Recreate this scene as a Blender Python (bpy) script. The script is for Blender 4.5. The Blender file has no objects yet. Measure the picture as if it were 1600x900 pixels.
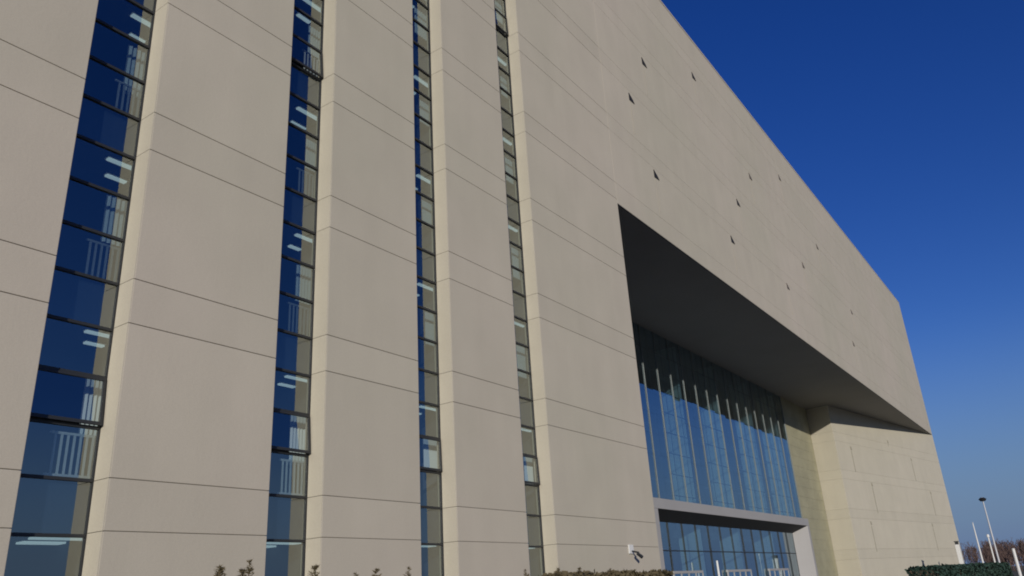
import bpy, bmesh, math, random
from mathutils import Vector, Matrix
random.seed(7)
sc = bpy.context.scene
col = sc.collection
EYE = 1.6

# ------------------------------------------------------------ camera
cd = bpy.data.cameras.new('camera'); cam = bpy.data.objects.new('camera', cd); col.objects.link(cam)
cd.sensor_width = 36; cd.lens = 1236.57/1600*36; cd.clip_start = .1; cd.clip_end = 9000
Xc = (0.5762715, -0.26563491, 0.77288373)
Yc = (-0.81514227, -0.25483133, 0.52019618)
Zc = (-0.05877272, 0.92978443, 0.36338227)
right = Vector((Xc[0], Yc[0], Zc[0])); up = Vector((Xc[1], Yc[1], Zc[1])); fwd = Vector((Xc[2], Yc[2], Zc[2]))
up = (up - fwd*up.dot(fwd)).normalized(); right = fwd.cross(up)
M = Matrix((right, up, -fwd)).transposed().to_4x4(); M.translation = (0, 0, EYE)
cam.matrix_world = M
sc.camera = cam

# ------------------------------------------------------------ sky and sun
SUN_EL, SUN_AZ = 13.0, 50.5            # azimuth: degrees to the left of the facade's normal
se, sa = math.radians(SUN_EL), math.radians(SUN_AZ)
sdir = Vector((-math.sin(sa)*math.cos(se), -math.cos(sa)*math.cos(se), math.sin(se)))
w = bpy.data.worlds.new('World'); sc.world = w; w.use_nodes = True
nt = w.node_tree; bg = nt.nodes['Background']
sky = nt.nodes.new('ShaderNodeTexSky'); sky.sky_type = 'NISHITA'; sky.sun_disc = False
sky.sun_elevation = se
sky.sun_rotation = math.atan2(sdir.x, sdir.y)
sky.altitude = 0; sky.air_density = 1.0; sky.dust_density = 0.15; sky.ozone_density = 4.0
bg.inputs[1].default_value = 0.070
hs = nt.nodes.new('ShaderNodeHueSaturation'); hs.inputs['Hue'].default_value = .528; hs.inputs['Saturation'].default_value = 1.23
nt.links.new(sky.outputs[0], hs.inputs['Color']); 
tcw = nt.nodes.new('ShaderNodeTexCoord'); sx = nt.nodes.new('ShaderNodeSeparateXYZ'); nt.links.new(tcw.outputs['Generated'], sx.inputs[0])
hr = nt.nodes.new('ShaderNodeMapRange'); hr.interpolation_type = 'SMOOTHSTEP'
hr.inputs[1].default_value = -.02; hr.inputs[2].default_value = .28; hr.inputs[3].default_value = 1; hr.inputs[4].default_value = 0
nt.links.new(sx.outputs['Z'], hr.inputs[0])
hm = nt.nodes.new('ShaderNodeMix'); hm.data_type = 'RGBA'; hm.inputs[7].default_value = (1.25, 1.95, 3.6, 1)      # pale winter haze low in the sky
nt.links.new(hr.outputs[0], hm.inputs['Factor']); nt.links.new(hs.outputs[0], hm.inputs[6]); nt.links.new(hm.outputs[2], bg.inputs[0])
sd = bpy.data.lights.new('sun', 'SUN'); sun = bpy.data.objects.new('sun', sd); col.objects.link(sun)
sd.energy = 2.6; sd.angle = math.radians(.5); sd.color = (1, .93, .82)
sun.rotation_euler = sdir.to_track_quat('Z', 'Y').to_euler(); sun.location = (-20, -30, 40)
sc.view_settings.view_transform = 'Standard'; sc.view_settings.look = 'None'
sc.view_settings.exposure = 0.38; sc.view_settings.gamma = 1
sc.render.engine = 'CYCLES'
try:
    sc.cycles.filter_width = 1.9
except Exception: pass

# ------------------------------------------------------------ materials
def mat(name, colr, rough=.8, metal=0, var=0, scale=1, bump=0, bscale=20, spec=.5, stretch=(1, 1, 1), col2=None):
    m = bpy.data.materials.new(name); m.use_nodes = True; n = m.node_tree; b = n.nodes['Principled BSDF']
    b.inputs['Base Color'].default_value = (*colr, 1); b.inputs['Roughness'].default_value = rough
    b.inputs['Metallic'].default_value = metal; b.inputs['Specular IOR Level'].default_value = spec
    tc = n.nodes.new('ShaderNodeTexCoord'); mp = n.nodes.new('ShaderNodeMapping'); mp.inputs['Scale'].default_value = stretch
    n.links.new(tc.outputs['Object'], mp.inputs[0])
    if var or col2:
        nz = n.nodes.new('ShaderNodeTexNoise'); nz.inputs['Scale'].default_value = scale; nz.inputs['Detail'].default_value = 6
        nz.inputs['Roughness'].default_value = .6
        n.links.new(mp.outputs[0], nz.inputs['Vector'])
        r = n.nodes.new('ShaderNodeValToRGB')
        r.color_ramp.elements[0].position = .3; r.color_ramp.elements[1].position = .7
        c2 = col2 or tuple(min(1, c*(1+var)) for c in colr); c1 = colr if col2 else tuple(c*(1-var) for c in colr)
        r.color_ramp.elements[0].color = (*c1, 1); r.color_ramp.elements[1].color = (*c2, 1)
        n.links.new(nz.outputs['Fac'], r.inputs[0]); n.links.new(r.outputs[0], b.inputs['Base Color'])
    if bump:
        nb = n.nodes.new('ShaderNodeTexNoise'); nb.inputs['Scale'].default_value = bscale; nb.inputs['Detail'].default_value = 8
        n.links.new(mp.outputs[0], nb.inputs['Vector'])
        bp = n.nodes.new('ShaderNodeBump'); bp.inputs['Strength'].default_value = bump; bp.inputs['Distance'].default_value = .02
        n.links.new(nb.outputs['Fac'], bp.inputs['Height']); n.links.new(bp.outputs[0], b.inputs['Normal'])
    return m

def concrete(name, base, warm):
    """pale cast concrete: broad tonal patches, thin vertical rain streaks, fine grain"""
    m = bpy.data.materials.new(name); m.use_nodes = True; n = m.node_tree; b = n.nodes['Principled BSDF']
    b.inputs['Roughness'].default_value = .85; b.inputs['Specular IOR Level'].default_value = .25
    tc = n.nodes.new('ShaderNodeTexCoord')
    def noise(sc_, st, det=5):
        mp = n.nodes.new('ShaderNodeMapping'); mp.inputs['Scale'].default_value = st; n.links.new(tc.outputs['Object'], mp.inputs[0])
        z = n.nodes.new('ShaderNodeTexNoise'); z.inputs['Scale'].default_value = sc_; z.inputs['Detail'].default_value = det
        n.links.new(mp.outputs[0], z.inputs['Vector']); return z.outputs['Fac']
    def ramp(f, a, b_, p0=.3, p1=.7):
        r = n.nodes.new('ShaderNodeValToRGB'); r.color_ramp.elements[0].position = p0; r.color_ramp.elements[1].position = p1
        r.color_ramp.elements[0].color = (*a, 1); r.color_ramp.elements[1].color = (*b_, 1); n.links.new(f, r.inputs[0]); return r.outputs[0]
    def mul(a, b_):
        x = n.nodes.new('ShaderNodeMix'); x.data_type = 'RGBA'; x.blend_type = 'MULTIPLY'; x.inputs['Factor'].default_value = 1
        n.links.new(a, x.inputs[6]); n.links.new(b_, x.inputs[7]); return x.outputs[2]
    c = ramp(noise(.10, (1, 1, 1), 3), base, warm)
    c = mul(c, ramp(noise(1.1, (1, 1, .12), 6), (.98,)*3, (1.012,)*3, .35, .65))
    c = mul(c, ramp(noise(.55, (1, 1, 1), 8), (.965,)*3, (1.02,)*3))
    gi = n.nodes.new('ShaderNodeNewGeometry'); c = mul(c, ramp(gi.outputs['Random Per Island'], (.97,)*3, (1.01,)*3, 0, 1))
    c = mul(c, ramp(noise(34, (1, 1, 1), 3), (.955,)*3, (1.03,)*3, .35, .65))
    n.links.new(c, b.inputs['Base Color'])
    nb = n.nodes.new('ShaderNodeTexNoise'); nb.inputs['Scale'].default_value = 9; nb.inputs['Detail'].default_value = 8
    n.links.new(tc.outputs['Object'], nb.inputs['Vector'])
    bp = n.nodes.new('ShaderNodeBump'); bp.inputs['Strength'].default_value = .18; bp.inputs['Distance'].default_value = .02
    n.links.new(nb.outputs['Fac'], bp.inputs['Height']); n.links.new(bp.outputs[0], b.inputs['Normal'])
    return m

def glass(name, f0, tint, gl=(1, 1, 1), wav=.0):
    m = bpy.data.materials.new(name); m.use_nodes = True; n = m.node_tree; n.nodes.clear()
    o = n.nodes.new('ShaderNodeOutputMaterial'); mx = n.nodes.new('ShaderNodeMixShader')
    t = n.nodes.new('ShaderNodeBsdfTransparent'); t.inputs[0].default_value = (*tint, 1)
    g = n.nodes.new('ShaderNodeBsdfGlossy'); g.inputs['Roughness'].default_value = .0; g.inputs['Color'].default_value = (*gl, 1)
    fr = n.nodes.new('ShaderNodeFresnel'); fr.inputs[0].default_value = 1.5
    mr = n.nodes.new('ShaderNodeMapRange'); mr.inputs[3].default_value = f0; mr.inputs[4].default_value = .97
    mr.inputs[1].default_value = .04; mr.inputs[2].default_value = 1
    n.links.new(fr.outputs[0], mr.inputs[0])
    ge = n.nodes.new('ShaderNodeNewGeometry'); iv = n.nodes.new('ShaderNodeMath'); iv.operation = 'SUBTRACT'; iv.inputs[0].default_value = 1
    n.links.new(ge.outputs['Backfacing'], iv.inputs[1]); ml = n.nodes.new('ShaderNodeMath'); ml.operation = 'MULTIPLY'   # one reflection per sheet
    n.links.new(mr.outputs[0], ml.inputs[0]); n.links.new(iv.outputs[0], ml.inputs[1]); n.links.new(ml.outputs[0], mx.inputs[0])
    n.links.new(t.outputs[0], mx.inputs[1]); n.links.new(g.outputs[0], mx.inputs[2]); n.links.new(mx.outputs[0], o.inputs[0])
    if wav:
        tc = n.nodes.new('ShaderNodeTexCoord'); nz = n.nodes.new('ShaderNodeTexNoise'); nz.inputs['Scale'].default_value = .9
        nz.inputs['Detail'].default_value = 1
        n.links.new(tc.outputs['Object'], nz.inputs['Vector'])
        bp = n.nodes.new('ShaderNodeBump'); bp.inputs['Strength'].default_value = wav; bp.inputs['Distance'].default_value = .02
        n.links.new(nz.outputs['Fac'], bp.inputs['Height']); n.links.new(bp.outputs[0], g.inputs['Normal'])
    return m

m_conc = concrete('pale_concrete', (.44, .408, .328), (.475, .426, .355))
m_conc2 = concrete('cream_concrete', (.465, .435, .35), (.485, .45, .365))
m_joint = mat('joint_sealant', (.30, .275, .23), .9)
m_jamb = concrete('lighter_concrete', (.475, .44, .355), (.50, .46, .375))  # lighter copy of the facade concrete, carries the jambs' sunlit brightness
m_tile = mat('olive_stone', (.30, .285, .19), .7, var=.12, scale=.6, bump=.1)
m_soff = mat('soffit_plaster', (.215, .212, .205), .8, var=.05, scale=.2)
m_frame = mat('dark_frame', (.02, .022, .025), .5)
m_alu = mat('pale_metal', (.32, .31, .30), .5, metal=0, var=.04, scale=.4)
m_mull = mat('mullion_metal', (.17, .18, .17), .45)
m_glass = glass('strip_glass', .28, (.70, .77, .80), (.90, .96, .93), .12)
m_cglass = glass('curtain_glass', .43, (.66, .77, .84), (.78, .93, 1), .03)
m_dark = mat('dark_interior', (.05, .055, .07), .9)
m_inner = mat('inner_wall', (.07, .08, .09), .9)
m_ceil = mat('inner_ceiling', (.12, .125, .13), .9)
m_fin = mat('lobby_pier_plaster', (.52, .57, .50), .8, var=.08, scale=.3)
m_white = mat('white_paint', (.64, .64, .62), .5)
m_span = mat('spandrel_panel', (.03, .045, .075), .5)
m_curt = mat('pale_blind', (.42, .46, .46), .9)
m_black = mat('plain_black', (.012, .012, .014), .8)
m_slit = mat('slit_shade', (.28, .26, .20), .9, var=.1)
m_steel = mat('grey_steel', (.45, .46, .48), .4)
m_lawn = mat('winter_grass', (.085, .08, .035), .95, var=.35, scale=.5, bump=.4)
m_soil = mat('soil', (.06, .045, .03), .95, var=.3, scale=2, bump=.5)
m_pave = mat('paving', (.18, .17, .15), .85, var=.12, scale=.8, bump=.1)
m_asph = mat('asphalt', (.05, .05, .052), .9, var=.2, scale=2, bump=.2)
m_kerb = mat('kerb_stone', (.32, .31, .29), .8, var=.1, scale=1)
m_paint = mat('road_paint', (.7, .7, .68), .7)
m_trunk = mat('bark', (.09, .065, .045), .9, var=.3, scale=6)
m_need = mat('conifer_needles', (.075, .062, .028), .8, col2=(.13, .10, .05), scale=3)
m_hedge = mat('clipped_hedge_leaves', (.015, .04, .028), .8, col2=(.03, .065, .045), scale=2)
m_twig = mat('bare_twigs', (.10, .065, .055), .9, var=.25, scale=.2)
m_emit = bpy.data.materials.new('lit_tube'); m_emit.use_nodes = True
_b = m_emit.node_tree.nodes['Principled BSDF']; _b.inputs['Base Color'].default_value = (.8, .85, .85, 1)
_b.inputs['Emission Color'].default_value = (.85, 1, .95, 1); _b.inputs['Emission Strength'].default_value = .42

# ------------------------------------------------------------ mesh helpers
class MB:
    def __init__(s): s.v = []; s.f = []; s.mi = []; s.m = 0
    def quad(s, *p):
        k = len(s.v); s.v += [tuple(q) for q in p]; s.f.append(tuple(range(k, k+len(p)))); s.mi.append(s.m)
    def box(s, x0, x1, y0, y1, z0, z1):
        k = len(s.v)
        s.v += [(x0,y0,z0),(x1,y0,z0),(x1,y1,z0),(x0,y1,z0),(x0,y0,z1),(x1,y0,z1),(x1,y1,z1),(x0,y1,z1)]
        for f in ((0,3,2,1),(4,5,6,7),(0,1,5,4),(1,2,6,5),(2,3,7,6),(3,0,4,7)):
            s.f.append(tuple(k+i for i in f)); s.mi.append(s.m)
    def prism(s, pts, z0, z1):
        k = len(s.v); n = len(pts)
        a = sum(pts[i][0]*pts[(i+1)%n][1]-pts[(i+1)%n][0]*pts[i][1] for i in range(n))
        if a < 0: pts = pts[::-1]
        s.v += [(p[0],p[1],z0) for p in pts]+[(p[0],p[1],z1) for p in pts]
        s.f.append(tuple(k+i for i in range(n))[::-1]); s.f.append(tuple(k+n+i for i in range(n))); s.mi += [s.m]*2
        for i in range(n):
            j = (i+1)%n; s.f.append((k+i,k+j,k+n+j,k+n+i)); s.mi.append(s.m)
    def tube(s, p0, p1, r0, r1, n=6):
        p0 = Vector(p0); p1 = Vector(p1); d = (p1-p0).normalized()
        a = d.orthogonal().normalized(); b = d.cross(a); k = len(s.v)
        for p, r in ((p0, r0), (p1, r1)):
            for i in range(n):
                t = 2*math.pi*i/n; s.v.append(tuple(p+a*(r*math.cos(t))+b*(r*math.sin(t))))
        for i in range(n):
            j = (i+1)%n; s.f.append((k+i,k+j,k+n+j,k+n+i)); s.mi.append(s.m)
        s.f.append(tuple(k+i for i in range(n))[::-1]); s.f.append(tuple(k+n+i for i in range(n))); s.mi += [s.m]*2
    def build(s, name, mats, parent=None, bevel=0, smooth=False):
        me = bpy.data.meshes.new(name); me.from_pydata(s.v, [], s.f)
        for m in (mats if isinstance(mats, (list, tuple)) else [mats]): me.materials.append(m)
        me.polygons.foreach_set('material_index', s.mi)
        if smooth: me.polygons.foreach_set('use_smooth', [True]*len(s.f))
        me.update()
        o = bpy.data.objects.new(name, me); col.objects.link(o)
        if parent: o.parent = parent; o.matrix_parent_inverse = parent.matrix_world.inverted()
        if bevel:
            b = o.modifiers.new('bevel', 'BEVEL'); b.width = bevel; b.segments = 2; b.limit_method = 'ANGLE'
        return o

def tag(o, label=None, cat=None, group=None, kind=None):
    if label: o['label'] = label
    if cat: o['category'] = cat
    if group: o['group'] = group
    if kind: o['kind'] = kind
    return o
def empty(name, loc=(0, 0, 0)):
    o = bpy.data.objects.new(name, None); col.objects.link(o); o.location = loc
    o.matrix_world = Matrix.Translation(loc); return o

# ------------------------------------------------------------ ground
g = MB(); g.quad((-4000,-4000,0),(4000,-4000,0),(4000,4000,0),(-4000,4000,0)); tag(g.build('ground', m_lawn), kind='structure')
g = MB(); g.quad((-40,-6,.004),(150,-6,.004),(150,9.4,.004),(-40,9.4,.004))
g.quad((34,9.4,.004),(100,9.4,.004),(100,24.4,.004),(34,24.4,.004)); tag(g.build('plaza_paving', m_pave), kind='structure')
g = MB(); g.quad((-200,-19,.004),(300,-19,.004),(300,-8,.004),(-200,-8,.004)); tag(g.build('road', m_asph), kind='structure')
g = MB()
for i in range(60): g.quad((-200+i*8,-13.6,.008),(-197+i*8,-13.6,.008),(-197+i*8,-13.45,.008),(-200+i*8,-13.45,.008))
tag(g.build('road_marking', m_paint), kind='structure')
g = MB(); g.box(-200,300,-8,-7.7,-.05,.13); g.box(-40,33.6,9.4,9.6,-.05,.13); tag(g.build('kerb', m_kerb), kind='structure')
g = MB(); g.quad((-40,9.6,.01),(33.8,9.6,.01),(33.8,16,.01),(-40,16,.01)); tag(g.build('planting_bed', m_soil), kind='structure')

# ------------------------------------------------------------ the building
FY = 16.0; GLY = FY+.61; TOP = 41.65; SOF = 20.56; GY = 24.48; PER = 4.37
S0 = 1.70+EYE; S1 = 2.74+EYE
CX, CY = 97.6, 21.85; AX = 134.0; BX = 98.0
bld = empty('concrete_building', (60, 40, 0))
tag(bld, 'huge pale concrete building with tall strip windows and a slanting glazed entrance recess', 'building')

seams = []
for n in range(0, 9): seams += [S0+n*PER, S1+n*PER]
def bands(z0, z1):
    zs = [z0]+[s for s in seams if z0+.3 < s < z1-.3]+[z1]
    return list(zip(zs[:-1], zs[1:]))
GAP = .0065
STR = [(7.04, 8.74), (12.72, 14.42), (18.22, 19.92), (23.79, 25.62)]
STOP = 38.4
wall = MB()
def pier(x0, x1, z0, z1, vj=None, G=None):
    G = G or GAP
    wall.m = 1; wall.box(x0+.03, x1-.03, FY+.03, FY+.74, z0+.002, z1-.002); wall.m = 0
    xs = [x0]
    if vj:
        k = math.ceil((x0+.5)/vj)*vj
        while k < x1-.5: xs.append(k); k += vj
    xs.append(x1)
    for a, b in bands(z0, z1):
        for c, d in zip(xs[:-1], xs[1:]):
            wall.box(c+(0 if c == x0 else .004), d-(0 if d == x1 else .004), FY, FY+.76, a+(0 if a == z0 else G), b-(0 if b == z1 else G))
edges = [-26.0]
for a, b in STR: edges += [a, b]
edges.append(34.2)
for i in range(0, len(edges), 2): pier(edges[i], edges[i+1], 0, STOP if i < 8 else STOP)
# lintel band over all strips, and the long beam above the recess
wall.box(-26, 34.2, FY, FY+.76, STOP+.003, TOP)
pier(34.203, AX, SOF, TOP, None, .0012)
wall.build('facade_wall', [m_conc, m_joint], bld, bevel=.012)

c = MB(); c.box(-26, AX+.03, FY-.03, FY+.9, TOP+.003, TOP+.13); c.build('parapet_coping', m_jamb, bld)
c = MB(); c.box(-26, AX-.02, FY+.78, 75, TOP-.7, TOP-.2); c.build('roof', m_joint, bld)
c = MB(); c.box(-26, -25.5, FY+.78, 75, 0, TOP-.01); c.box(-26, AX, 75.0, 75.5, 0, TOP-.01); c.box(AX-.5, AX, 28.1, 74.99, 0, TOP-.01)
c.box(AX-.5, AX, FY+.763, 28.08, SOF+.2, TOP-.01)
c.build('outer_wall', m_conc, bld)
# soffit over the recess
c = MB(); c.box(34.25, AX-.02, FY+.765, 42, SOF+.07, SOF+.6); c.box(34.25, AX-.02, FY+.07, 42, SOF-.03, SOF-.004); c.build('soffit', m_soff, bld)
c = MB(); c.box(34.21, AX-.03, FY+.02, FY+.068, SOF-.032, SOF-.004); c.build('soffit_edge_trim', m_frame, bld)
# side wall of the recess, left
c = MB(); c.box(33.5, 34.19, FY+.765, GY+.2, 0, SOF+.05); c.build('recess_side_wall', m_conc, bld)
# angled wing at the right
wg = MB()
fp = [(CX, CY), (AX, FY), (AX, 28), (BX+.05, 28), (BX+.05, GY+.1)]
import itertools
def inset(p, d):
    cx = sum(q[0] for q in p)/len(p); cy = sum(q[1] for q in p)/len(p)
    return [(q[0]+(cx-q[0])*d/abs(Vector((cx-q[0], cy-q[1])).length), q[1]+(cy-q[1])*d/abs(Vector((cx-q[0], cy-q[1])).length)) for q in p]
for a, b in bands(0, SOF+.06):
    wg.prism(fp, a+(.003 if a > 0 else 0), b-.003)
wg.m = 1; wg.prism([(CX+.05, CY+.05), (AX-.1, FY+.1), (AX-.1, 27.9), (BX+.1, 27.9), (BX+.1, GY+.15)], .01, SOF+.04)
wg.build('angled_wing_wall', [m_conc2, m_joint], bld, bevel=.012)
# stone-clad back wall between glass and wing
st = MB()
zz = 0
while zz < SOF:
    z2 = min(zz+1.09, SOF+.06)
    xx = 88.0
    while xx < 97.99:
        x2 = min(xx+1.667, 98.04); st.box(xx, x2-.015, GY, GY+.3, zz, z2-.015); xx = xx+1.667
    zz += 1.09
st.m = 1; st.box(88.01, 98.0, GY+.02, GY+.29, .01, SOF+.05)
st.build('stone_clad_wall', [m_tile, m_joint], bld)

for a, b in STR:  # thin sheet on the sun-facing jamb, its extra sunlit brightness put into the colour
    c = MB(); zs = [0]+[q for q in seams if q < STOP-.3]+[STOP-.01]
    for za_, zb_ in zip(zs[:-1], zs[1:]): c.box(b-.02, b-.003, FY+.004, GLY-.05, za_+(GAP if za_ else .02), zb_-GAP)
    c.build('sunlit_reveal_face', m_jamb, bld)
# --- strip windows
BZ = [EYE+16*(.1034+.06822*k) for k in range(-2, 33)]
GLY = FY+.61
OPEN = {0: [2], 1: [2, 13], 2: [2], 3: [2, 21]}
VIS = {0: 13, 1: 16, 2: 19, 3: 24}
for si, (a, b) in enumerate(STR):
    f = MB()
    f.box(a, a+.05, GLY-.04, GLY+.05, 0, STOP); f.box(b-.05, b, GLY-.04, GLY+.05, 0, STOP)
    for k, z in enumerate(BZ):
        if z > STOP: break
        t = .032
        f.box(a+.052, b-.052, GLY-.05, GLY+.05, z-t, z+t)
    win = f.build('strip_window', m_frame, bld)
    for k in range(-2, 32):
        z0, z1 = BZ[k+2]+.034, BZ[k+3]-.034
        if z1 > STOP: break
        if k > VIS[si]: continue
        if k in OPEN[si]:
            s = MB(); h = z1-z0; W = b-a
            tz = (.08, .08, .03, .035)[si]
            def P(x, v, d):    # v: 0 top .. 1 bottom, hinged at the top, swung out
                return (a+.055+x*(W-.11), GLY-.06-v*tz-d, z1-v*h)
            s.m = 1; s.quad(P(.03,.97,0), P(.97,.97,0), P(.97,.03,0), P(.03,.03,0)); s.m = 0
            def bar(x0, v0, x1, v1):
                p = [P(x0,v0,.03),P(x1,v0,.03),P(x1,v1,.03),P(x0,v1,.03)]; q = [P(x0,v0,-.03),P(x1,v0,-.03),P(x1,v1,-.03),P(x0,v1,-.03)]
                s.quad(*p); s.quad(*q[::-1])
                for i in range(4): j = (i+1)%4; s.quad(p[i], q[i], q[j], p[j])
            bar(0,0,.035,1); bar(.965,0,1,1); bar(.036,0,.964,.05); bar(.036,.93,.964,1)
            s.build('open_sash', [m_frame, m_glass], win)
        else:
            s = MB(); s.box(a+.052, b-.052, GLY-.004, GLY+.008, z0, z1); s.build('pane', m_glass, win)
    s = MB()
    for k in range(VIS[si]+1, 32):
        z0, z1 = BZ[k+2]+.034, BZ[k+3]-.034
        if z1 > STOP: break
        s.box(a+.052, b-.052, GLY-.004, GLY+.008, z0, z1)
    o = s.build('upper_pane', m_glass, win); o['kind'] = 'stuff'

# floors, partitions and back of the rooms behind the strips
fl = MB(); n = -1
while EYE+16*(.105+n*.27288) < STOP:
    zc = EYE+16*(.108+n*.27288)
    fl.m = 0; fl.box(1, 33.4, GLY+.30, 24, max(zc, -.2), zc+1.0)
    n += 1
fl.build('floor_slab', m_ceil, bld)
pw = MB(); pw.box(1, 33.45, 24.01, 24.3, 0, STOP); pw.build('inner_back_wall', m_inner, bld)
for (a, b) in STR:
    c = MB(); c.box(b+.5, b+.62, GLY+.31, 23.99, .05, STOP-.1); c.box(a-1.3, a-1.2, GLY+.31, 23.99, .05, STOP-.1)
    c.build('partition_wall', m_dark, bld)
    for n in range(0, 9):
        sp = MB()
        z0, z1 = EYE+16*(.1034+n*.27288), EYE+16*(.1716+n*.27288)
        if z1 > STOP: break
        sp.box(a+.02, b-.02, GLY+.10, GLY+.16, z0+.04, z1)
        sp.build('spandrel_panel', m_span, bld)
# ceiling lights, railings, blinds by storey
rv = random.Random(21); m_rail = mat('grey_rail', (.22, .24, .25), .6)
for si, (a, b) in enumerate(STR):
    for n in range(-1, 7):
        zc = EYE+16*(.1035+n*.27288)+.06
        if n >= 0 and n*4 > VIS[si]+4: continue
        if n < 0: continue
        off = rv.random()*.2
        for j, (dy, dx) in enumerate(((1.02, 1.16), (1.78, 1.55)) if n else ((1.25, 1.0), (2.3, 1.25))):
            wd = .13 if n else .34; xe = min(a+dx+off+1.25, b+.46)
            t = MB(); t.box(a+dx+off, xe, FY+dy, FY+dy+wd, zc-.06, zc-.02); t.m = 1
            t.box(a+dx+off-.03, xe+.02, FY+dy-.03, FY+dy+wd+.03, zc-.019, zc+.01)
            t.build('ceiling_light', [m_emit, m_white], bld)
        zf = EYE+16*(.1716+n*.27288)
        r = MB(); bars = rv.choice([5, 6, 7])
        for i in range(bars):
            x = b-.02-.13*i
            r.box(x-.03, x+.012, GLY+.17, GLY+.20, zf+.12, zf+.92)
        r.box(b-.02-.13*bars, b, GLY+.165, GLY+.205, zf+.92, zf+.97); r.box(b-.02-.13*bars, b, GLY+.165, GLY+.205, zf+.07, zf+.12)
        if si < 2: r.build('railing', m_white if n == 0 else m_rail, bld)
        c = MB(); z0 = EYE+16*(.2398+n*.27288); nn = 14; x0, x1 = b-.12-.3*rv.random(), b+.45; dz_ = rv.random()*.5
        for i in range(nn):
            xa, xb = x0+(x1-x0)*i/nn, x0+(x1-x0)*(i+1)/nn; ya, yb = GLY+.42+(i%2)*.05, GLY+.42+((i+1)%2)*.05
            c.quad((xa, ya, z0-.2+dz_), (xb, yb, z0-.2+dz_), (xb, yb, z0+1.25), (xa, ya, z0+1.25))
        c.build('curtain', m_curt, bld)

# --- curtain wall of the entrance recess
cw = empty('curtain_wall', (60, GY, 0)); cw.parent = bld; cw.matrix_parent_inverse = bld.matrix_world.inverted()
def boxpart(name, m, x0, x1, y0, y1, z0, z1, parent, bevel=0):
    b_ = MB(); b_.box(x0, x1, y0, y1, z0, z1); return b_.build(name, m, parent, bevel)
def panes(x0, x1, z0, z1, dx, dz, parent, xoff=0):
    rn = random.Random(11); c_ = MB(); X = [x0]; q = x0+xoff
    while q < x1-.05:
        if q > x0+.05: X.append(q)
        q += dx
    X.append(x1); Z = [z0]
    while Z[-1]+dz < z1-.3: Z.append(Z[-1]+dz)
    Z.append(z1)
    for a_, b_ in zip(X[:-1], X[1:]):
        for c0, c1 in zip(Z[:-1], Z[1:]):
            tx, tz_ = rn.gauss(0, .0016), rn.gauss(0, .0022); y = GY+.012
            p = [(a_+.004, y-tx-tz_, c0+.004), (b_-.004, y+tx-tz_, c0+.004), (b_-.004, y+tx+tz_, c1-.004), (a_+.004, y-tx+tz_, c1-.004)]
            p = [(u_[0], u_[1], u_[2]) for u_ in p]; k = [(u_[0], u_[1]+.016, u_[2]) for u_ in p]
            c_.quad(*p); c_.quad(*k[::-1])
            for i in range(4): j = (i+1)%4; c_.quad(p[j], p[i], k[i], k[j])
    o_ = c_.build('glazing', m_cglass, parent); return o_
panes(34.25, 87.9, 5.95, SOF-.032, 1.24, 1.56, cw, .59)
mm = None
x = 53.37-2.48*7
while x < 87.6:
    zt = SOF-.032
    boxpart('mullion', m_mull, x-.016, x+.016, GY-.055, GY-.002, 6.9 if 49 < x < 85 else .1, zt, cw)
    x += 2.48
z = 7.9
while z < SOF-.5:
    boxpart('transom', m_frame, 34.3, 87.9, GY+.032, GY+.07, z-.03, z+.03, cw); z += 1.56
b_ = MB(); x = 53.37-2.48*6.5
while x < 87.6:
    b_.box(x-.02, x+.02, GY+.072, GY+.10, 6.9, SOF-.032); x += 2.48
b_.build('glass_joint', m_frame, cw)
boxpart('edge_frame', m_mull, 87.9, 88.0, GY-.05, GY+.1, 0, SOF-.032, cw)

# --- portal
pt = MB()
y0 = 23.2
xl, xr = 50.16, 84.8; zb = 4.93+EYE
pt.box(48.6, 85.35, y0, GY-.01, zb+.0, 5.62+EYE)
pt.prism([(48.6, y0), (xl, y0), (50.3, GY-.01), (48.6, GY-.01)], 0, zb-.003)
pt.prism([(85.35, y0), (85.35, GY-.01), (83.55, GY-.01), (xr, y0)], 0, zb-.003)
pt.build('entrance_portal', m_alu, bld, bevel=.02)
# sloping dark underside
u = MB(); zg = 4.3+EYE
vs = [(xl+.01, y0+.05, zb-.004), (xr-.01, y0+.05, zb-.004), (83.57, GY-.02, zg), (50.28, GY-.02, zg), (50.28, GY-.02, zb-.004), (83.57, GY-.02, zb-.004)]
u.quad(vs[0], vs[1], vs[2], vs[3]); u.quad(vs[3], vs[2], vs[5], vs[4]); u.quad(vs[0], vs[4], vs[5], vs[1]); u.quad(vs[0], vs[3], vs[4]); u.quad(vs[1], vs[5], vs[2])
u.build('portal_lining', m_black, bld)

# --- entrance glazing and doors
eg = empty('entrance_glazing', (66, GY, 0)); eg.parent = bld; eg.matrix_parent_inverse = bld.matrix_world.inverted()
panes(50.3, 83.55, .02, 5.94, 1.24, 1.97, eg, .1)
x = 50.4+1.24
while x < 83.4:
    boxpart('mullion', m_frame, x-.025, x+.025, GY-.06, GY-.002, .02, zg, eg); x += 2.48
boxpart('transom', m_frame, 50.3, 83.5, GY-.062, GY-.004, 3.95, 4.02, eg)
for xa, xb in ((53.7, 58.9), (63.9, 69.3), (74.0, 79.5)):
    d = MB(); d.box(xa, xb, GY-.25, GY-.07, 2.45, 2.62)
    nl = 5
    for i in range(nl):
        xx = xa+(xb-xa-.12)*i/(nl-1); d.box(xx, xx+.12, GY-.25, GY-.15, 0.005, 2.449)
    d.m = 1
    for i in range(nl-1):
        xx = xa+(xb-xa-.12)*i/(nl-1); xn = xa+(xb-xa-.12)*(i+1)/(nl-1)
        d.box(xx+.121, xn-.001, GY-.21, GY-.19, .01, 2.44)
    d.build('entrance_door', [m_alu, m_cglass], eg)

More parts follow.
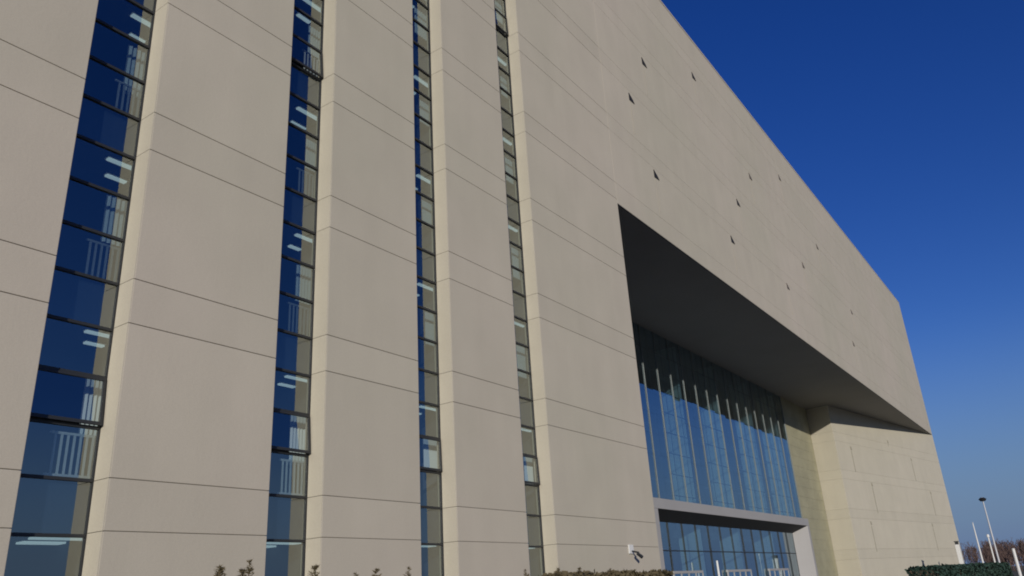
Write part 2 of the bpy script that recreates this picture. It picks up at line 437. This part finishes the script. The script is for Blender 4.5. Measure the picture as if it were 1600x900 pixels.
# lobby behind the glass
for x in (52.3, 61.0, 69.6, 78.4, 86.6):
    boxpart('lobby_pier', m_fin, x, x+.25, GY+.5, GY+2.3, .035, SOF-.035, bld)
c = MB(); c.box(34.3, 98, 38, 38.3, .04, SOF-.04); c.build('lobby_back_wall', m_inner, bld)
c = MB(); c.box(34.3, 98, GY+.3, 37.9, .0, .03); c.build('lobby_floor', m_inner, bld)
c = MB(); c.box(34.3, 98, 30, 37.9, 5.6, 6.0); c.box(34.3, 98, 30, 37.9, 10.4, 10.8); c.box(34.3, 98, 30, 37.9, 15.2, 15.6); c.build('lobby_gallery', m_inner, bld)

# --- slit openings
def slit(x, y, z, h, ang, strong):
    ca, sa_ = math.cos(ang), math.sin(ang)     # u runs along the wall, outward normal = (sa,-ca)
    def W(u_, o_, z_): return (x+u_*ca+o_*sa_, y+u_*sa_-o_*ca, z_)
    s = MB()
    # flat triangular plate, the deep shadow at the recess top painted as colour
    p = [(-.12, .26), (-.12, -.26), (.55, -.22), (.36, -.02)]
    if not strong: p = [(-.14, .2), (-.14, -.2), (.2, -.25), (.16, .1)]
    s.m = 0
    f_ = [W(a_, .03, z+b_) for a_, b_ in p]; bk = [W(a_, -.01, z+b_) for a_, b_ in p]
    s.quad(*f_[::-1])
    for i in range(4): j = (i+1)%4; s.quad(f_[i], f_[j], bk[j], bk[i])
    s.m = 1  # darker strip on the wall, painted shade of the shallow groove
    q = [(-.1, -.36), (.06, -.36), (.06, -h), (-.1, -h)]
    if strong: q = [(-.03, -.36), (.03, -.36), (.02, -h), (-.02, -h)]
    f_ = [W(a_, .015, z+b_) for a_, b_ in q]; bk = [W(a_, -.01, z+b_) for a_, b_ in q]
    s.quad(*f_)
    for i in range(4): j = (i+1)%4; s.quad(f_[i], f_[j], bk[j], bk[i])
    return s.build('wall_slit', [m_black if strong and x < 60 else m_faint if strong else m_slit, m_slit if not strong else m_slit2], bld)
m_faint = mat('shaded_opening', (.10, .085, .075), .9)
m_slit2 = mat('slit_faint', (.37, .34, .28), .9)
for x, z in ((40.51,31.71),(37.67,27.44),(50.13,36.08),(39.87,23.14),(60.65,31.88),(70.98,36.15),(55.77,27.48),(52.66,23.23),(81.3,32.3),(73.2,27.64),(65.9,23.39),(92.16,27.83),(89.09,23.36)):
    slit(x, FY, z+EYE, 2.6, 0, True)
ang = math.atan2(FY-CY, AX-CX)
for x, z0, z1 in ((101.9,14.27,11.46),(122.1,14.4,11.47),(106.0,10.2,6.8),(103.15,5.63,2.42),(126.8,10.13,7.12),(124.3,5.8,2.49),(114.7,16.2,15.6)):
    y = CY+(x-CX)*math.tan(ang); slit(x, y, z0+EYE, z0-z1, ang, False)

# ------------------------------------------------------------ things on and near the building
cc = empty('security_camera', (31.5, FY, 3.15)); tag(cc, 'small white wall camera on the concrete pier left of the entrance recess', 'camera')
boxpart('mounting_plate', m_white, 31.2, 31.6, FY-.06, FY-.002, 3.0, 3.36, cc, .01)
b_ = MB(); b_.tube((31.4, FY-.08, 3.1), (31.4, FY-.38, 3.02), .035, .035, 8); b_.build('bracket', m_frame, cc)
b_ = MB(); b_.tube((31.30, FY-.36, 2.98), (31.52, FY-.44, 2.84), .065, .075, 12); b_.build('camera_body', m_frame, cc)

po = MB(); po.tube((60.0, 23.5, 0), (60.0, 23.5, 3.25), .11, .07, 12)
po = po.build('white_post', m_white); tag(po, 'slim white post standing in front of the entrance glass', 'post')

# ---- shrubs along the foot of the facade
def shrub(x, y, h, w_, seed, label, name='conifer_shrub', group='young conifers in the planting bed', leaf=(.035, .08)):
    rnd = random.Random(seed)
    r = empty(name, (x, y, 0)); tag(r, label, 'shrub', group)
    t = MB(); t.tube((x, y, 0), (x, y, h*.93), .035, .008, 6); t.build('trunk', m_trunk, r)
    c = MB()
    for i in range(150):
        v = rnd.random()**.8; zc = h*(.08+.9*v); rad = w_*(1-v)**.75*(.65+.5*rnd.random())+.03
        an = rnd.random()*6.283; up_ = .3+.7*rnd.random()
        p0 = Vector((x, y, zc)); d = Vector((math.cos(an), math.sin(an), up_)).normalized(); L = rad/max(.4, math.hypot(d.x, d.y))
        L = min(L, h*1.03-zc+.02) if v > .8 else L
        p1 = p0+d*L
        c.tube(p0, p1, .008, .003, 3)
        for j in range(12):
            q = p0.lerp(p1, .2+.8*rnd.random()); s_ = leaf[0]+rnd.random()*(leaf[1]-leaf[0])
            e = Vector((rnd.gauss(0,1), rnd.gauss(0,1), rnd.gauss(.8,.8))).normalized()*s_
            sd_ = e.orthogonal().normalized()*s_*.16
            c.quad(q-sd_, q+sd_, q+e)
    c.build('crown', m_need, r)
def at(px, py, Y):
    vx, vy = px-800, -(py-450); f_ = 1236.57
    d = right*vx+up*vy+fwd*f_; t = Y/d.y
    return d.x*t, Y, EYE+d.z*t
sh = [(345,880,12.5,.28,'small brown-tipped conifer, leftmost sprig below the second wide pier'),
      (379,884,12.3,.25,'short conifer close to the left of the tallest one'),
      (390,871,12.8,.35,'tallest conifer, just left of the second window strip'),
      (493,879,12.5,.42,'bushy conifer beside the right jamb of the second window strip'),
      (556,892,12.8,.25,'tiny conifer tip in the middle of the pier between second and third strips'),
      (588,885,12.4,.33,'pointed conifer right of the middle of the third pier'),
      (637,884,12.6,.28,'narrow conifer just left of the third window strip'),
      (822,888,12.8,.28,'lone conifer just left of the fourth window strip'),
      (872,885,13.2,.3,'thin conifer tip at the left end of the low hedge'),
      (905,886,13.4,.3,'conifer tip rising from the left third of the low hedge'),
      (952,886,13.4,.34,'conifer tip rising from the middle of the low hedge'),
      (985,889,13.6,.28,'small conifer tip below the wall camera'),
      (1021,889,13.8,.28,'conifer tip at the right end of the low hedge')]
for i, (px, py, Y, w_, lb) in enumerate(sh):
    x, y, z = at(px, py, Y); shrub(x, y, z-.01, w_+.08, 100+i, lb)

def leafbox(name, label, group, pts, hw, h, m, leaf, n, seed, rough=.08, cat='hedge'):
    rnd = random.Random(seed); p0, p1 = Vector(pts[0]), Vector(pts[1]); d = (p1-p0); L = d.length; d.normalize(); nn = Vector((-d.y, d.x, 0))
    c = MB(); c.m = 1
    q = [p0-nn*hw*.85, p1-nn*hw*.85, p1+nn*hw*.85, p0+nn*hw*.85]
    c.prism([(v.x, v.y) for v in q], .02, h*.93); c.m = 0
    for i in range(n):
        u_ = rnd.random()*L; k = rnd.random()
        if k < .4: o_ = (rnd.random()*2-1)*hw; z = h
        elif k < .9: o_ = (-1 if rnd.random() < .5 else 1)*hw; z = rnd.random()*h
        else: u_ = rnd.choice([0, L]); o_ = (rnd.random()*2-1)*hw; z = rnd.random()*h
        z += rnd.gauss(0, rough)*.6+.04*math.sin(u_*1.7)+.03*math.sin(u_*4.1+1); o_ += rnd.gauss(0, rough)*.5
        pnt = p0+d*u_+nn*o_+Vector((0, 0, z)); s_ = leaf*(.6+.8*rnd.random())
        e = Vector((rnd.gauss(0,1), rnd.gauss(0,1), rnd.gauss(.4,1))).normalized()*s_; sd_ = e.orthogonal().normalized()*s_*.4
        c.quad(pnt-e*.5, pnt+sd_, pnt+e*.5, pnt-sd_)
    o = c.build(name, [m, m_trunk]); tag(o, label, cat, group); return o
xa, _, za = at(862, 896, 13.6); xb, _, zb_ = at(1034, 898, 13.9)
leafbox('low_hedge', 'low brownish hedge running along the foot of the pier beside the entrance', None, [(xa, 13.6, 0), (xb, 13.9, 0)], .45, (za+zb_)/2-.07, m_need, .16, 9000, 5)
leafbox('clipped_hedge', 'dark green clipped hedge in front of the far corner of the building', None, [(63.5, 10.35, 0), (92, 8.15, 0)], .9, 1.78, m_hedge, .22, 14000, 9)

# ---- right background: posts and masts
def place(px, py, dist):
    vx, vy = px-800, -(py-450); d = right*vx+up*vy+fwd*1236.57; t = dist/math.hypot(d.x, d.y)
    return d.x*t, d.y*t, EYE+d.z*t
x, y, z = place(1535, 780, 150)
r = empty('mast_lamp', (x, y, 0)); tag(r, 'tallest lamp mast with a round dark head beyond the building corner', 'street lamp')
b_ = MB(); b_.tube((x, y, 0), (x, y, z+.3), .17, .08, 10); b_.build('mast', m_steel, r)
b_ = MB(); b_.tube((x, y, z-.30), (x, y, z), .35, .58, 14); b_.tube((x, y, z+.001), (x, y, z+.25), .58, .28, 14); b_.build('lamp_head', m_black, r)
x, y, z = place(1520, 818, 140)
r = empty('flagpole', (x, y, 0)); tag(r, 'bare white flagpole nearest the building corner, without a flag', 'flagpole')
b_ = MB(); b_.tube((x, y, 0), (x, y, z), .16, .07, 10); b_.build('pole', m_white, r)
b_ = MB(); b_.tube((x, y, z+.001), (x, y, z+.18), .1, .05, 10); b_.build('finial', m_steel, r)
x, y, z = place(1543, 835, 115)
r = empty('lamp_post', (x, y, 0)); tag(r, 'slender white lamp post between the flagpole and the short thick post', 'lamp post')
b_ = MB(); b_.tube((x, y, 0), (x, y, z-.3), .10, .07, 10); b_.build('pole', m_white, r)
b_ = MB(); b_.tube((x, y, z-.299), (x, y, z), .17, .12, 10); b_.build('lamp_head', m_white, r)
x, y, z = place(1583, 858, 62)
b_ = MB(); b_.tube((x, y, 0), (x, y, z), .10, .09, 12); b_.tube((x, y, z+.001), (x, y, z+.05), .11, .06, 12)
tag(b_.build('short_post', m_white), 'short thick white post near the right edge of the photo', 'post')
x, y, z = place(1494, 846, 112)
r = empty('pillar_light', (x, y, 0)); tag(r, 'pale square pillar light with dark top against the building corner', 'pillar light')
b_ = MB(); b_.box(x-.22, x+.22, y-.22, y+.22, 0, z-.35); b_.build('pillar', m_white, r, .02)
b_ = MB(); b_.box(x-.17, x+.17, y-.17, y+.17, z-.349, z-.05); b_.box(x-.25, x+.25, y-.25, y+.25, z-.049, z+.03); b_.build('lamp_cap', m_frame, r)
# low boundary wall far right
b_ = MB(); b_.box(118, 220, 3, 3.4, 0, 1.15); b_.box(117.9, 220.1, 2.95, 3.45, 1.151, 1.25)
tag(b_.build('boundary_wall', m_pave), 'low tan boundary wall at the right edge, below the bare trees', 'wall')

# ---- distant leafless wood
rnd = random.Random(3); c = MB()
for i in range(260):
    dist = 270+rnd.random()*170; az = rnd.uniform(-.12, .24); x, y = dist*math.cos(az), dist*math.sin(az)
    h = (9.0+rnd.random()*3.2)*dist/330
    c.tube((x, y, 0), (x, y, h*.55), .16, .08, 4)
    for j in range(38):
        z0 = h*(.15+.6*rnd.random()); an = rnd.random()*6.283; L = h*(.15+.3*rnd.random())*(1.1-z0/h)
        p0 = Vector((x, y, z0)); p1 = p0+Vector((math.cos(an)*L*.6, math.sin(an)*L*.6, L)); p1.z = min(p1.z, h)
        c.tube(p0, p1, .09, .03, 3)
        for k in range(2):
            q = p0.lerp(p1, .4+.5*rnd.random()); a2 = rnd.random()*6.283; q1 = q+Vector((math.cos(a2), math.sin(a2), 1.1))*L*.3
            c.tube(q, q1, .05, .02, 3)
tag(c.build('distant_wood', m_twig), 'reddish brown leafless wood on the horizon beyond the posts', 'wood', kind='stuff')
